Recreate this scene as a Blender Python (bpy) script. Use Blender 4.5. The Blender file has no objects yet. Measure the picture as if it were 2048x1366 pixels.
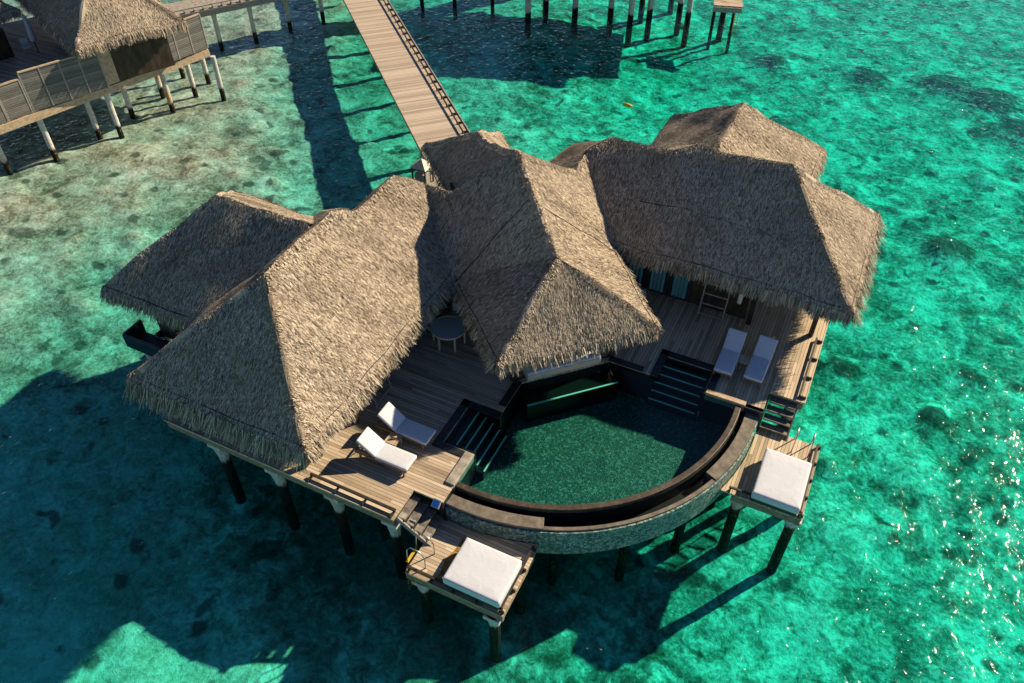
import bpy, math
import numpy as np
rng = np.random.default_rng(7)
sc = bpy.context.scene
COL = sc.collection
R_ = math.radians

# ------------------------------------------------------------------ frame
# x runs along the front rails of the villa, y runs away from the viewer along the side rails, metres; sea level z = 0
H_CAM, F_PX, CX, CY, NADIR = 23.0, 1593.0, 1024.0, 683.0, (1010.0, 2350.0)
def cam_axes():
    d = np.array([(NADIR[0]-CX)/F_PX, -(NADIR[1]-CY)/F_PX, -1.0]); d /= np.linalg.norm(d)
    up = -d
    fw = np.array([0, 0, -1.0]); fw = fw-fw.dot(up)*up; fw /= np.linalg.norm(fw)
    rt = np.cross(fw, up)
    R = np.stack([rt, fw, up])
    U = np.array([.43, .903, 0]); V = np.array([.903, -.43, 0])
    U /= np.linalg.norm(U); V /= np.linalg.norm(V)
    return np.stack([V, U, [0, 0, 1]]) @ R
RC = cam_axes()
def at(px, py, z):
    """survey point: the place at height z seen at a photo position (used for measuring off the photograph)"""
    d = RC @ np.array([(px-CX)/F_PX, -(py-CY)/F_PX, -1.0])
    return np.array([0, 0, H_CAM]) + (z-H_CAM)/d[2]*d
AX = 12.05                                   # the villa mirrors across the line x + y = AX
def mir(p):
    p = np.asarray(p, float); q = p.copy(); q[..., 0] = AX-p[..., 1]; q[..., 1] = AX-p[..., 0]; return q
SUN_EL = R_(32.5)
SUN_AZ = R_(30.0) + math.atan2(.43, .903)
SUN = np.array([math.cos(SUN_EL)*math.cos(SUN_AZ), math.cos(SUN_EL)*math.sin(SUN_AZ), math.sin(SUN_EL)])

# ------------------------------------------------------------------ objects
def tag(o, label=None, cat=None, group=None, kind=None):
    if label: o['label'] = label
    if cat: o['category'] = cat
    if group: o['group'] = group
    if kind: o['kind'] = kind
    return o
def thing(name, loc, label, cat, rz=0.0, group=None, kind=None):
    o = bpy.data.objects.new(name, None); COL.objects.link(o)
    o.empty_display_size = .3
    o.location = loc; o.rotation_euler = (0, 0, rz)
    return tag(o, label, cat, group, kind)
def copy_tree(o, parent=None):
    c = o.copy(); COL.objects.link(c); c.parent = parent
    for ch in list(o.children): copy_tree(ch, c)
    return c

class MB:
    def __init__(s): s.v = []; s.f = []; s.n = 0
    def add(s, v, f):
        v = np.asarray(v, float).reshape(-1, 3)
        s.v.append(v); s.f += [tuple(int(i)+s.n for i in q) for q in f]; s.n += len(v)
    def box(s, c, d, u=(1, 0, 0), w=None, up=(0, 0, 1)):
        """box at centre c, full size d along u, (up x u), up"""
        u = np.asarray(u, float); u = u/np.linalg.norm(u); up = np.asarray(up, float)
        up = up/np.linalg.norm(up); w = np.cross(up, u); w = w/np.linalg.norm(w); up = np.cross(u, w)
        c = np.asarray(c, float)
        P = [c+u*a*d[0]/2+w*b*d[1]/2+up*e*d[2]/2 for e in (-1, 1) for b in (-1, 1) for a in (-1, 1)]
        s.add(P, [(0, 2, 3, 1), (4, 5, 7, 6), (0, 1, 5, 4), (2, 6, 7, 3), (0, 4, 6, 2), (1, 3, 7, 5)])
    def soft(s, c, d, r=.03, u=(1, 0, 0), up=(0, 0, 1), puff=0.0, nx=8, ny=8):
        """cushion: rounded box with a slightly domed top"""
        u = np.asarray(u, float); u = u/np.linalg.norm(u); up = np.asarray(up, float); up = up/np.linalg.norm(up)
        w = np.cross(up, u); w /= np.linalg.norm(w); up = np.cross(u, w); c = np.asarray(c, float)
        hx, hy, hz = d[0]/2, d[1]/2, d[2]/2
        prof = [(-hz, r), (-hz+r*.3, r*.3), (-hz+r, 0), (hz-r, 0), (hz-r*.3, r*.3), (hz, r), (hz+puff*.6, r+.045)]
        def ring(z, ins):
            pts = []; ax, ay = hx-ins, hy-ins; rr = max(r*1.2-ins, .004); k = 3
            for (sx, sy, a0) in ((1, 1, 0), (-1, 1, 90), (-1, -1, 180), (1, -1, 270)):
                for i in range(k+1):
                    a = R_(a0+90*i/k); pts.append((sx*(ax-rr)+rr*math.cos(a), sy*(ay-rr)+rr*math.sin(a), z))
            return pts
        rings = [ring(z, i) for z, i in prof]; m = len(rings[0]); v = []; f = []
        for q in rings: v += q
        for k in range(len(rings)-1):
            for i in range(m):
                j = (i+1) % m; f.append((k*m+i, k*m+j, (k+1)*m+j, (k+1)*m+i))
        f.append(tuple(range(m-1, -1, -1)))
        # inner dome ring
        b = (len(rings)-1)*m; v2 = [(x*.55, y*.55, hz+puff) for x, y, z in rings[-1]]
        v += v2
        for i in range(m):
            j = (i+1) % m; f.append((b+i, b+j, b+m+j, b+m+i))
        f.append(tuple(b+m+i for i in range(m)))
        v = np.array(v); s.add(c+v[:, :1]*u+v[:, 1:2]*w+v[:, 2:]*up, f)
    def tube(s, P, r, n=8, cap=True):
        P = np.asarray(P, float); k = len(P); rr = np.broadcast_to(np.asarray(r, float), (k,))
        V = []; F = []
        for i in range(k):
            t = P[min(i+1, k-1)]-P[max(i-1, 0)]; t = t/np.linalg.norm(t)
            a = np.array([0, 0, 1.0]) if abs(t[2]) < .9 else np.array([1.0, 0, 0])
            x = np.cross(t, a); x /= np.linalg.norm(x); y = np.cross(t, x)
            for j in range(n):
                g = 2*math.pi*j/n; V.append(P[i]+rr[i]*(math.cos(g)*x+math.sin(g)*y))
        for i in range(k-1):
            for j in range(n):
                q = (j+1) % n; F.append((i*n+j, (i+1)*n+j, (i+1)*n+q, i*n+q))
        if cap: F.append(tuple(range(n))); F.append(tuple((k-1)*n+j for j in range(n-1, -1, -1)))
        s.add(V, F)
    def prism(s, poly, z0, z1, top=True, bottom=True):
        P = np.asarray(poly, float)[:, :2]; m = len(P)
        a = sum(P[i][0]*P[(i+1) % m][1]-P[(i+1) % m][0]*P[i][1] for i in range(m))
        if a < 0: P = P[::-1]
        V = [(x, y, z0) for x, y in P]+[(x, y, z1) for x, y in P]
        F = [(i, (i+1) % m, m+(i+1) % m, m+i) for i in range(m)]
        if top: F.append(tuple(range(m, 2*m)))
        if bottom: F.append(tuple(range(m-1, -1, -1)))
        s.add(V, F)
    def build(s, name, mat, parent=None, world=True, smooth=False, bevel=0.0):
        V = np.concatenate(s.v) if s.v else np.zeros((0, 3))
        if parent is not None and world:
            off = np.zeros(3); p = parent
            while p is not None: off += np.array(p.location); p = p.parent
            V = V-off
        me = bpy.data.meshes.new(name); me.from_pydata(V.tolist(), [], s.f); me.update()
        if smooth: me.polygons.foreach_set('use_smooth', [True]*len(me.polygons))
        me.materials.append(mat)
        o = bpy.data.objects.new(name, me); COL.objects.link(o); o.parent = parent
        if bevel:
            b = o.modifiers.new('bevel', 'BEVEL'); b.width = bevel; b.segments = 2; b.limit_method = 'ANGLE'
        return o

# ------------------------------------------------------------------ materials
class NT:
    def __init__(s, name):
        s.m = bpy.data.materials.new(name); s.m.use_nodes = True; s.t = s.m.node_tree; s.t.nodes.clear()
        s.out = s.t.nodes.new('ShaderNodeOutputMaterial')
    def n(s, typ, ins=None, **kw):
        nd = s.t.nodes.new(typ)
        for k, v in kw.items(): setattr(nd, k, v)
        for k, v in (ins or {}).items(): s.set(nd, k, v)
        return nd
    def set(s, nd, k, v):
        sock = nd.inputs[k]
        if isinstance(v, bpy.types.NodeSocket): s.t.links.new(v, sock)
        else: sock.default_value = v
    def link(s, a, b): s.t.links.new(a, b)
    def pos(s): return s.n('ShaderNodeNewGeometry').outputs['Position']
    def obj(s): return s.n('ShaderNodeTexCoord').outputs['Object']
    def mapv(s, v, scale=(1, 1, 1), rot=(0, 0, 0), loc=(0, 0, 0)):
        return s.n('ShaderNodeMapping', {'Vector': v, 'Scale': scale, 'Rotation': rot, 'Location': loc}).outputs[0]
    def noise(s, v, scale, detail=4, rough=.55, dist=0.0, out='Fac'):
        return s.n('ShaderNodeTexNoise', {'Vector': v, 'Scale': scale, 'Detail': detail, 'Roughness': rough, 'Distortion': dist}).outputs[out]
    def ramp(s, fac, stops, interp='LINEAR'):
        r = s.n('ShaderNodeValToRGB', {'Fac': fac}); cr = r.color_ramp; cr.interpolation = interp
        while len(cr.elements) < len(stops): cr.elements.new(.5)
        for e, (p, c) in zip(cr.elements, stops):
            e.position = p; e.color = (*c, 1) if len(c) == 3 else c
        return r.outputs[0]
    def mix(s, f, a, b, mode='MIX'):
        m = s.n('ShaderNodeMix', data_type='RGBA', blend_type=mode)
        for k, v in ((0, f), (6, a), (7, b)):
            if isinstance(v, bpy.types.NodeSocket): s.link(v, m.inputs[k])
            else: m.inputs[k].default_value = (*v, 1) if isinstance(v, tuple) and len(v) == 3 else v
        return m.outputs[2]
    def math(s, op, a, b=None, c=None, clamp=False):
        m = s.n('ShaderNodeMath', operation=op, use_clamp=clamp)
        for i, v in enumerate((a, b, c)):
            if v is None: continue
            if isinstance(v, bpy.types.NodeSocket): s.link(v, m.inputs[i])
            else: m.inputs[i].default_value = v
        return m.outputs[0]
    def bump(s, h, strength=.5, dist=.02, normal=None):
        d = {'Height': h, 'Strength': strength, 'Distance': dist}
        if normal is not None: d['Normal'] = normal
        return s.n('ShaderNodeBump', d).outputs[0]
    def pbr(s, col, rough=.6, normal=None, spec=.5, **kw):
        d = {'Base Color': (*col, 1) if isinstance(col, tuple) and len(col) == 3 else col, 'Roughness': rough, 'Specular IOR Level': spec}
        d.update(kw)
        if normal is not None: d['Normal'] = normal
        b = s.n('ShaderNodeBsdfPrincipled', d); s.link(b.outputs[0], s.out.inputs[0]); return s.m

def m_thatch(name, dark, mid, light, hi):
    t = NT(name); p = t.pos(); isl = t.n('ShaderNodeNewGeometry').outputs['Random Per Island']
    n1 = t.noise(p, 9, 6, .7); n2 = t.noise(p, .55, 4, .6); n3 = t.noise(p, 34, 2, .6)
    k = t.math('ADD', t.math('MULTIPLY', isl, .55), t.math('MULTIPLY', n1, .45))
    c = t.ramp(k, [(.12, dark), (.4, mid), (.66, light), (.93, hi)])
    c = t.mix(t.math('MULTIPLY', t.ramp(n2, [(.42, (0, 0, 0)), (.72, (1, 1, 1))]), .3), c, (.17, .125, .085), 'MIX')
    c = t.mix(.35, c, t.ramp(n3, [(.3, (.35, .35, .35)), (.7, (1, 1, 1))]), 'MULTIPLY')
    return t.pbr(c, .85, t.bump(t.math('ADD', n1, t.math('MULTIPLY', n3, .5)), .7, .05), .15)

def m_plank(name, axis, width, dark, mid, light, zfade=None, rough=.65):
    """boards running along axis (0 = x, 1 = y), each with its own tone, weathered streaks and dark gaps"""
    t = NT(name); p = t.pos(); xyz = t.n('ShaderNodeSeparateXYZ', {0: p})
    across = xyz.outputs[1-axis]; along = xyz.outputs[axis]
    q = t.math('DIVIDE', across, width); fl = t.math('FLOOR', q); fr = t.math('FRACT', q)
    seg = t.math('FLOOR', t.math('ADD', t.math('DIVIDE', along, 2.7), t.math('MULTIPLY', fl, .37)))
    wn = t.n('ShaderNodeTexWhiteNoise', {'Vector': t.n('ShaderNodeCombineXYZ', {0: fl, 1: seg}).outputs[0]}, noise_dimensions='2D').outputs[0]
    sc_ = (1.2, 16, 16) if axis == 0 else (16, 1.2, 16)
    st = t.noise(t.mapv(p, sc_), 1.0, 5, .65); big = t.noise(p, .45, 4, .6)
    k = t.math('ADD', t.math('MULTIPLY', wn, .4), t.math('ADD', t.math('MULTIPLY', st, .4), t.math('MULTIPLY', big, .3)))
    c = t.ramp(k, [(.3, dark), (.52, mid), (.78, light)])
    gap = t.math('MULTIPLY', t.math('GREATER_THAN', fr, .06), t.math('LESS_THAN', fr, .94))
    c = t.mix(t.math('SUBTRACT', 1.0, gap), c, tuple(x*.5 for x in dark))
    h = t.math('ADD', t.math('MULTIPLY', gap, 1.0), t.math('MULTIPLY', st, .35))
    return t.pbr(c, rough, t.bump(h, .6, .012), .3)

def m_noise(name, cols, scale, rough=.6, bump=.3, bdist=.01, spec=.4, stretch=(1, 1, 1), detail=5, coords='pos'):
    t = NT(name); p = t.pos() if coords == 'pos' else t.obj(); v = t.mapv(p, stretch)
    n = t.noise(v, scale, detail, .62)
    k = len(cols)
    c = t.ramp(n, [(.28+.44*i/(k-1), c) for i, c in enumerate(cols)])
    return t.pbr(c, rough, t.bump(n, bump, bdist), spec)

def m_pile(name, lvl):
    t = NT(name); p = t.pos(); z = t.n('ShaderNodeSeparateXYZ', {0: p}).outputs[2]
    n = t.noise(t.mapv(p, (3, 3, .8)), 1.6, 5, .65); n2 = t.noise(p, 7, 4, .6); patch = t.noise(t.mapv(p, (.55, .55, .25)), 1.3, 2, .5)
    c = t.ramp(n2, [(.3, (.36, .38, .36)), (.6, (.56, .57, .53)), (.8, (.66, .64, .58))])
    rust = t.math('MULTIPLY', t.ramp(patch, [(.55, (0, 0, 0)), (.64, (1, 1, 1))]), t.ramp(n, [(.38, (0, 0, 0)), (.56, (1, 1, 1))]))
    c = t.mix(t.math('MULTIPLY', rust, .8), c, (.42, .2, .03))
    zz = t.math('ADD', z, t.math('MULTIPLY', t.math('SUBTRACT', n, .5), .7))
    wet = t.ramp(t.math('ADD', t.math('MULTIPLY', zz, .4), .4), [(lvl, (1, 1, 1)), (lvl+.06, (0, 0, 0))])  # tide band; the highest level also paints in shade
    c = t.mix(wet, c, t.ramp(n2, [(.40, (.005, .006, .005)), (.58, (.012, .012, .008)), (.68, (.16, .11, .012) if lvl < .7 else (.02, .02, .012))]))
    return t.pbr(c, .8, t.bump(n2, .5, .02), .25)

def m_mosaic(name, cols, scale, rough=.45, grout=(.05, .06, .05)):
    t = NT(name); p = t.pos()
    v = t.n('ShaderNodeTexVoronoi', {'Vector': p, 'Scale': scale, 'Randomness': .8})
    e = t.n('ShaderNodeTexVoronoi', {'Vector': p, 'Scale': scale, 'Randomness': .8}, feature='DISTANCE_TO_EDGE').outputs['Distance']
    r = t.n('ShaderNodeSeparateColor', {0: v.outputs['Color']}).outputs[0]
    k = len(cols); c = t.ramp(r, [(i/(k-1)*.9+.05, c) for i, c in enumerate(cols)], 'LINEAR')
    g = t.ramp(e, [(.02, (0, 0, 0)), (.07, (1, 1, 1))])
    c = t.mix(g, grout, c)
    n = t.noise(p, 1.7, 4, .6); c = t.mix(.5, c, t.ramp(n, [(.3, (.45, .45, .45)), (.7, (1, 1, 1))]), 'MULTIPLY')
    return t.pbr(c, rough, t.bump(g, .4, .01), .4)

def m_cloth(name, col):
    t = NT(name); p = t.obj(); n = t.noise(p, 90, 3, .6); w = t.noise(p, 3.2, 4, .55, .6)
    c = t.mix(t.ramp(w, [(.35, (0, 0, 0)), (.75, (1, 1, 1))]), col, tuple(x*.93 for x in col))
    return t.pbr(c, .9, t.bump(t.math('ADD', t.math('MULTIPLY', n, .15), w), .35, .03), .15)

M = {}
M['thatch'] = m_thatch('dry thatch', (.045, .036, .027), (.275, .232, .176), (.64, .55, .43), (.92, .82, .67))
M['ridge'] = m_thatch('bleached ridge thatch', (.11, .085, .06), (.30, .245, .18), (.52, .43, .325), (.74, .635, .5))
M['cord'] = m_noise('black binding cord', [(.008, .008, .01), (.02, .02, .022)], 20, .8)
M['deck_x'] = m_plank('deck boards along the rail', 0, .118, (.25, .20, .14), (.46, .375, .275), (.61, .52, .40))
M['deck_y'] = m_plank('deck boards across the rail', 1, .118, (.25, .21, .14), (.48, .385, .27), (.63, .53, .39))
M['beam'] = m_noise('weathered beam timber', [(.10, .075, .05), (.24, .185, .125), (.38, .30, .21)], 5, .7, .4, .01, .3, (1, 1, 4))
M['lightwood'] = m_noise('pale weathered board', [(.3, .22, .14), (.45, .35, .235), (.56, .45, .32)], 6, .7, .3)
M['dark'] = m_noise('dark stained timber', [(.012, .011, .010), (.03, .025, .02), (.055, .045, .035)], 6, .55, .3)
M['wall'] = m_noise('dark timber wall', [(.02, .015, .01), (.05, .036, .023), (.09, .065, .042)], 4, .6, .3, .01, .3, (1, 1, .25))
M['teak'] = m_noise('oiled teak', [(.16, .085, .04), (.3, .175, .085), (.42, .27, .15)], 8, .5, .2, coords='obj')
M['cloth'] = m_cloth('white canvas', (.59, .635, .71))
M['cushion'] = m_cloth('off white cushion', (.62, .59, .54))
M['greywood'] = m_noise('silvered timber', [(.16, .15, .135), (.30, .28, .25), (.42, .39, .345)], 5, .75, .3, .01, .25, (1, 1, 5))
M['pile'] = m_pile('weathered concrete', .56); M['lowpile'] = m_pile('tide stained low concrete', .62); M['wetshadepile'] = m_pile('tide stained concrete with painted shade', .80)  # last level raised above the tide stain to paint under-deck shade black
M['stone'] = m_noise('stone coping', [(.075, .068, .056), (.145, .128, .104), (.24, .21, .17)], 3.2, .7, .5, .02)
M['wetstone'] = m_noise('wet brown stone rim', [(.025, .02, .015), (.055, .045, .034), (.11, .09, .068)], 3.2, .5, .4, .015)
M['stonelight'] = m_noise('pale stone kerb', [(.14, .13, .115), (.30, .28, .245), (.42, .385, .33)], 4.5, .7, .5, .02)
M['darkstone'] = m_noise('black stone border', [(.010, .013, .015), (.022, .026, .03), (.04, .045, .05)], 6, .35, .2)
M['mosaic'] = m_mosaic('green stone mosaic', [(.035, .10, .115), (.09, .20, .205), (.20, .34, .32), (.36, .46, .40)], 13.0)
M['pooltile'] = m_mosaic('dark green pool tile', [(.008, .085, .074), (.014, .12, .105), (.03, .165, .145), (.12, .32, .285)], 15.0, .4, (.006, .05, .038))
M['poolwall'] = m_noise('black pool wall tile', [(.002, .006, .006), (.005, .013, .013)], 10, .35)
M['nosing'] = m_noise('pale tile nosing', [(.5, .85, .8), (.6, .92, .85)], 8, .4)
M['steel'] = NT('brushed steel').pbr((.55, .53, .5), .3, None, .5, Metallic=.9)
M['glass'] = NT('dark window glass').pbr((.012, .03, .035), .08, None, .6)
M['curtain'] = m_noise('teal curtain', [(.06, .19, .21), (.10, .28, .30), (.16, .36, .37)], 5, .8, .5, .03, .2, (3, 3, .1))
M['tabletop'] = NT('pale glass table top').pbr((.62, .68, .70), .2)
M['blue'] = NT('blue enamel').pbr((.05, .22, .75), .4)
M['cream'] = NT('cream paint').pbr((.66, .56, .40), .5)
M['yellow'] = NT('yellow rope').pbr((.55, .38, .03), .7)
M['tread'] = m_noise('stair tread', [(.06, .055, .05), (.14, .127, .115), (.24, .22, .2)], 7, .7, .4)
M['screen'] = m_plank('slatted screen boards', 0, 99, (.12, .10, .075), (.21, .185, .145), (.31, .28, .225))

def m_screen():
    t = NT('slatted screen timber'); p = t.pos(); z = t.n('ShaderNodeSeparateXYZ', {0: p}).outputs[2]
    q = t.math('DIVIDE', z, .105); fl = t.math('FLOOR', q); fr = t.math('FRACT', q)
    wn = t.n('ShaderNodeTexWhiteNoise', {'W': fl}, noise_dimensions='1D').outputs[0]
    st = t.noise(t.mapv(p, (1.2, 1.2, 14)), 1.2, 5, .65)
    c = t.ramp(t.math('ADD', t.math('MULTIPLY', wn, .35), t.math('MULTIPLY', st, .65)), [(.25, (.09, .092, .09)), (.5, (.165, .165, .158)), (.75, (.25, .25, .235))])
    g = t.math('GREATER_THAN', fr, .14); c = t.mix(g, (.03, .026, .02), c)
    return t.pbr(c, .75, t.bump(g, .6, .015), .3)
M['screen'] = m_screen()

# ------------------------------------------------------------------ sea bed and sea
def smooth(a, b, x):
    t = np.clip((x-a)/(b-a), 0, 1); return t*t*(3-2*t)
def vnoise(x, y, seed):
    """value noise"""
    r = np.random.default_rng(seed); G = r.random((256, 256))
    xi = np.floor(x).astype(int); yi = np.floor(y).astype(int); fx = x-xi; fy = y-yi
    fx = fx*fx*(3-2*fx); fy = fy*fy*(3-2*fy)
    g = lambda a, b: G[a % 256, b % 256]
    return (g(xi, yi)*(1-fx)+g(xi+1, yi)*fx)*(1-fy)+(g(xi, yi+1)*(1-fx)+g(xi+1, yi+1)*fx)*fy
def bed_depth(x, y):
    """shallow reef flat on the far left, sand in the middle, deeper channel on the right"""
    w = (vnoise(x*.07, y*.07, 1)-.5)*9
    d = x*.82+y*.25+w                     # grows to the right
    z = -.28-1.0*smooth(-25, -12, d)-.75*smooth(-6, 7, d)
    z = z-.25*(1-smooth(9, 17, y-.25*(x+20)+w*.4))*smooth(-44, -30, x+w)     # drop off in front of the villa
    return z
def axis(a, b, step, far):
    c = np.arange(a, b+step, step); e = []; s = step; p = 0
    while p < far: s *= 1.35; p += s; e.append(p)
    e = np.array(e); return np.concatenate([a-e[::-1], c, b+e])
gx = axis(-72, 22, .34, 330); gy = axis(-4, 86, .34, 330)
X, Y = np.meshgrid(gx, gy)
Z = bed_depth(X, Y)+.22*(vnoise(X*.5, Y*.5, 2)-.5)+.15*(vnoise(X*1.3, Y*1.3, 3)-.5)+.10*(vnoise(X*3.1, Y*3.1, 4)-.5)
HEADS = [(-.55, 58.8, 1.5, .5), (-7, 58, 1.4, .5), (6.1, 39.5, 1.4, .6), (2.5, 28.6, .8, .5), (7.4, 58.6, 2.3, .5), (4.6, 59.6, 1.8, .5), (7.7, 30.4, .7, .4), (6.5, 27.2, .8, .4), (-6.8, 42.4, .8, .3), (9.6, 55, 2.2, .5)]
for hx, hy, r, h in HEADS: Z += h*np.exp(-((X-hx)**2+(Y-hy)**2)/(r*r*.6))*(.6+.8*vnoise(X*1.9, Y*1.9, 8))
for k in range(170):                       # small coral heads scattered over the sand
    hx, hy = rng.uniform(-40, 12), rng.uniform(0, 60); r = rng.uniform(.14, .42)
    Z += rng.uniform(.15, .4)*np.exp(-((X-hx)**2+(Y-hy)**2)/(r*r))
Z = np.minimum(Z, -.22)
ny_, nx_ = X.shape
b = MB(); idx = np.arange(nx_*ny_).reshape(ny_, nx_)
b.v.append(np.stack([X, Y, Z], -1).reshape(-1, 3)); b.n = X.size
b.f = np.stack([idx[:-1, :-1], idx[:-1, 1:], idx[1:, 1:], idx[1:, :-1]], -1).reshape(-1, 4).tolist()
def m_bed():
    t = NT('reef and sand'); p = t.pos(); xyz = t.n('ShaderNodeSeparateXYZ', {0: p}); x, y, z = xyz.outputs
    big = t.noise(p, .11, 4, .6, .5); med = t.noise(p, .42, 5, .62, .8); fin = t.noise(p, 1.5, 6, .72, .6); grit = t.noise(p, 6.5, 5, .75, .3)
    side = t.ramp(t.math('ADD', t.math('MULTIPLY', t.math('ADD', t.math('MULTIPLY', x, .82), t.math('MULTIPLY', y, .25)), .02), t.math('ADD', t.math('MULTIPLY', big, .5), .27)),
                  [(.22, (0, 0, 0)), (.52, (1, 1, 1))])          # 0 on the reef flat, 1 over open sand
    k = t.math('ADD', t.math('MULTIPLY', med, .38), t.math('ADD', t.math('MULTIPLY', fin, .42), t.math('MULTIPLY', grit, .34)))
    reef = t.ramp(k, [(.42, (.075, .047, .032)), (.51, (.215, .165, .122)), (.59, (.47, .375, .31)), (.70, (.82, .72, .65))])
    sand = t.ramp(k, [(.43, (.03, .045, .03)), (.50, (.12, .165, .12)), (.56, (.30, .36, .28)), (.66, (.90, .90, .80))])
    c = t.mix(side, reef, sand)
    fs = t.ramp(t.math('ADD', t.math('MULTIPLY', y, .02), t.math('ADD', t.math('MULTIPLY', t.math('MAXIMUM', t.math('ADD', x, 8), 0.0), .03), t.math('MULTIPLY', t.math('ADD', big, med), .35))), [(.36, (1, 1, 1)), (.58, (0, 0, 0))])
    c = t.mix(t.math('MULTIPLY', fs, .85), c, t.ramp(k, [(.40, (.30, .32, .25)), (.56, (.64, .74, .56)), (.7, (.90, .90, .82))]))  # pale front sand, whitened further to paint light into the shaded water
    rock = t.noise(p, .85, 3, .5, .4); rk = t.ramp(rock, [(.625, (0, 0, 0)), (.69, (1, 1, 1))])
    c = t.mix(t.math('MULTIPLY', rk, .75), c, (.035, .042, .028))
    v = t.n('ShaderNodeTexVoronoi', {'Vector': t.mapv(p, (1, 1, 0)), 'Scale': .55, 'Randomness': 1.0}).outputs['Distance']
    pit = t.ramp(t.math('ADD', v, t.math('MULTIPLY', fin, .25)), [(.24, (1, 1, 1)), (.33, (0, 0, 0))])
    c = t.mix(t.math('MULTIPLY', pit, .8), c, (.03, .04, .03))
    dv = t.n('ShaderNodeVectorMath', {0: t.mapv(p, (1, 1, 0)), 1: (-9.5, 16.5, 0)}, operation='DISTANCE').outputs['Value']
    villa_shade = t.ramp(t.math('ADD', t.math('DIVIDE', dv, 17.5), t.math('MULTIPLY', t.math('SUBTRACT', t.math('ADD', med, fin), 1.0), .5)), [(.36, (1, 1, 1)), (.62, (0, 0, 0))])  # shade below the villa, painted into the bed colour around its centre
    c = t.mix(t.math('MULTIPLY', villa_shade, .72), c, t.ramp(grit, [(.35, (.025, .035, .022)), (.7, (.09, .11, .07))]))
    for hx, hy, r, h in HEADS:
        d = t.n('ShaderNodeVectorMath', {0: t.mapv(p, (1, 1, 0)), 1: (hx, hy, 0)}, operation='DISTANCE').outputs['Value']
        f = t.ramp(t.math('ADD', t.math('DIVIDE', d, r*2), t.math('MULTIPLY', t.math('SUBTRACT', fin, .5), 1.1)), [(.30, (1, 1, 1)), (.55, (0, 0, 0))])
        c = t.mix(t.math('MULTIPLY', f, .85), c, t.ramp(grit, [(.4, (.03, .035, .025)), (.7, (.16, .12, .07))]))
    return t.pbr(c, .9, t.bump(t.math('ADD', fin, t.math('MULTIPLY', grit, .5)), .6, .12), .05)
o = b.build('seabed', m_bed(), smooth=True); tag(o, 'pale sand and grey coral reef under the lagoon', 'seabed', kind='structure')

def m_sea(name, absorb, dens, wave=1.0, tint=(1, 1, 1), wscale=1.0, rough=.06):
    t = NT(name); p = t.pos()
    a = t.noise(t.mapv(p, (1, .75, 1), (0, 0, R_(25))), .55*wscale, 3, .55, .6)
    c = t.noise(t.mapv(p, (1, .6, 1), (0, 0, R_(-20))), 1.9*wscale, 4, .6, .8)
    f = t.noise(p, 6.0*wscale, 3, .6, .4)
    h = t.math('ADD', t.math('MULTIPLY', a, .6), t.math('ADD', t.math('MULTIPLY', c, .24), t.math('ADD', t.math('MULTIPLY', f, .05), t.math('MULTIPLY', t.math('POWER', t.noise(p, 3.3*wscale, 2, .5, .3), 5.0), .66))))
    nrm = t.bump(h, 1.0, .42*wave)
    fr = t.math('ADD', t.math('MULTIPLY', t.math('POWER', t.n('ShaderNodeLayerWeight', {'Blend': .5, 'Normal': nrm}).outputs['Facing'], 5.0), .98), .02)
    tr = t.n('ShaderNodeBsdfTransparent', {'Color': (*tint, 1)}).outputs[0]
    gl = t.n('ShaderNodeBsdfGlossy', {'Color': (1, 1, 1, 1), 'Roughness': rough, 'Normal': nrm}).outputs[0]
    mx = t.n('ShaderNodeMixShader', {0: fr, 1: tr, 2: gl}).outputs[0]
    t.link(mx, t.out.inputs[0])
    if dens:
        ab = t.n('ShaderNodeVolumeAbsorption', {'Color': (*absorb, 1), 'Density': dens}).outputs[0]
        t.link(ab, t.out.inputs[1])
    return t.m
b = MB(); b.box((-25, 41, -4.5), (700, 700, 9))
o = b.build('sea', m_sea('lagoon water', (.04, .948, .912), .56, .45, rough=.045)); tag(o, 'clear turquoise lagoon water', 'sea', kind='structure')

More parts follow.
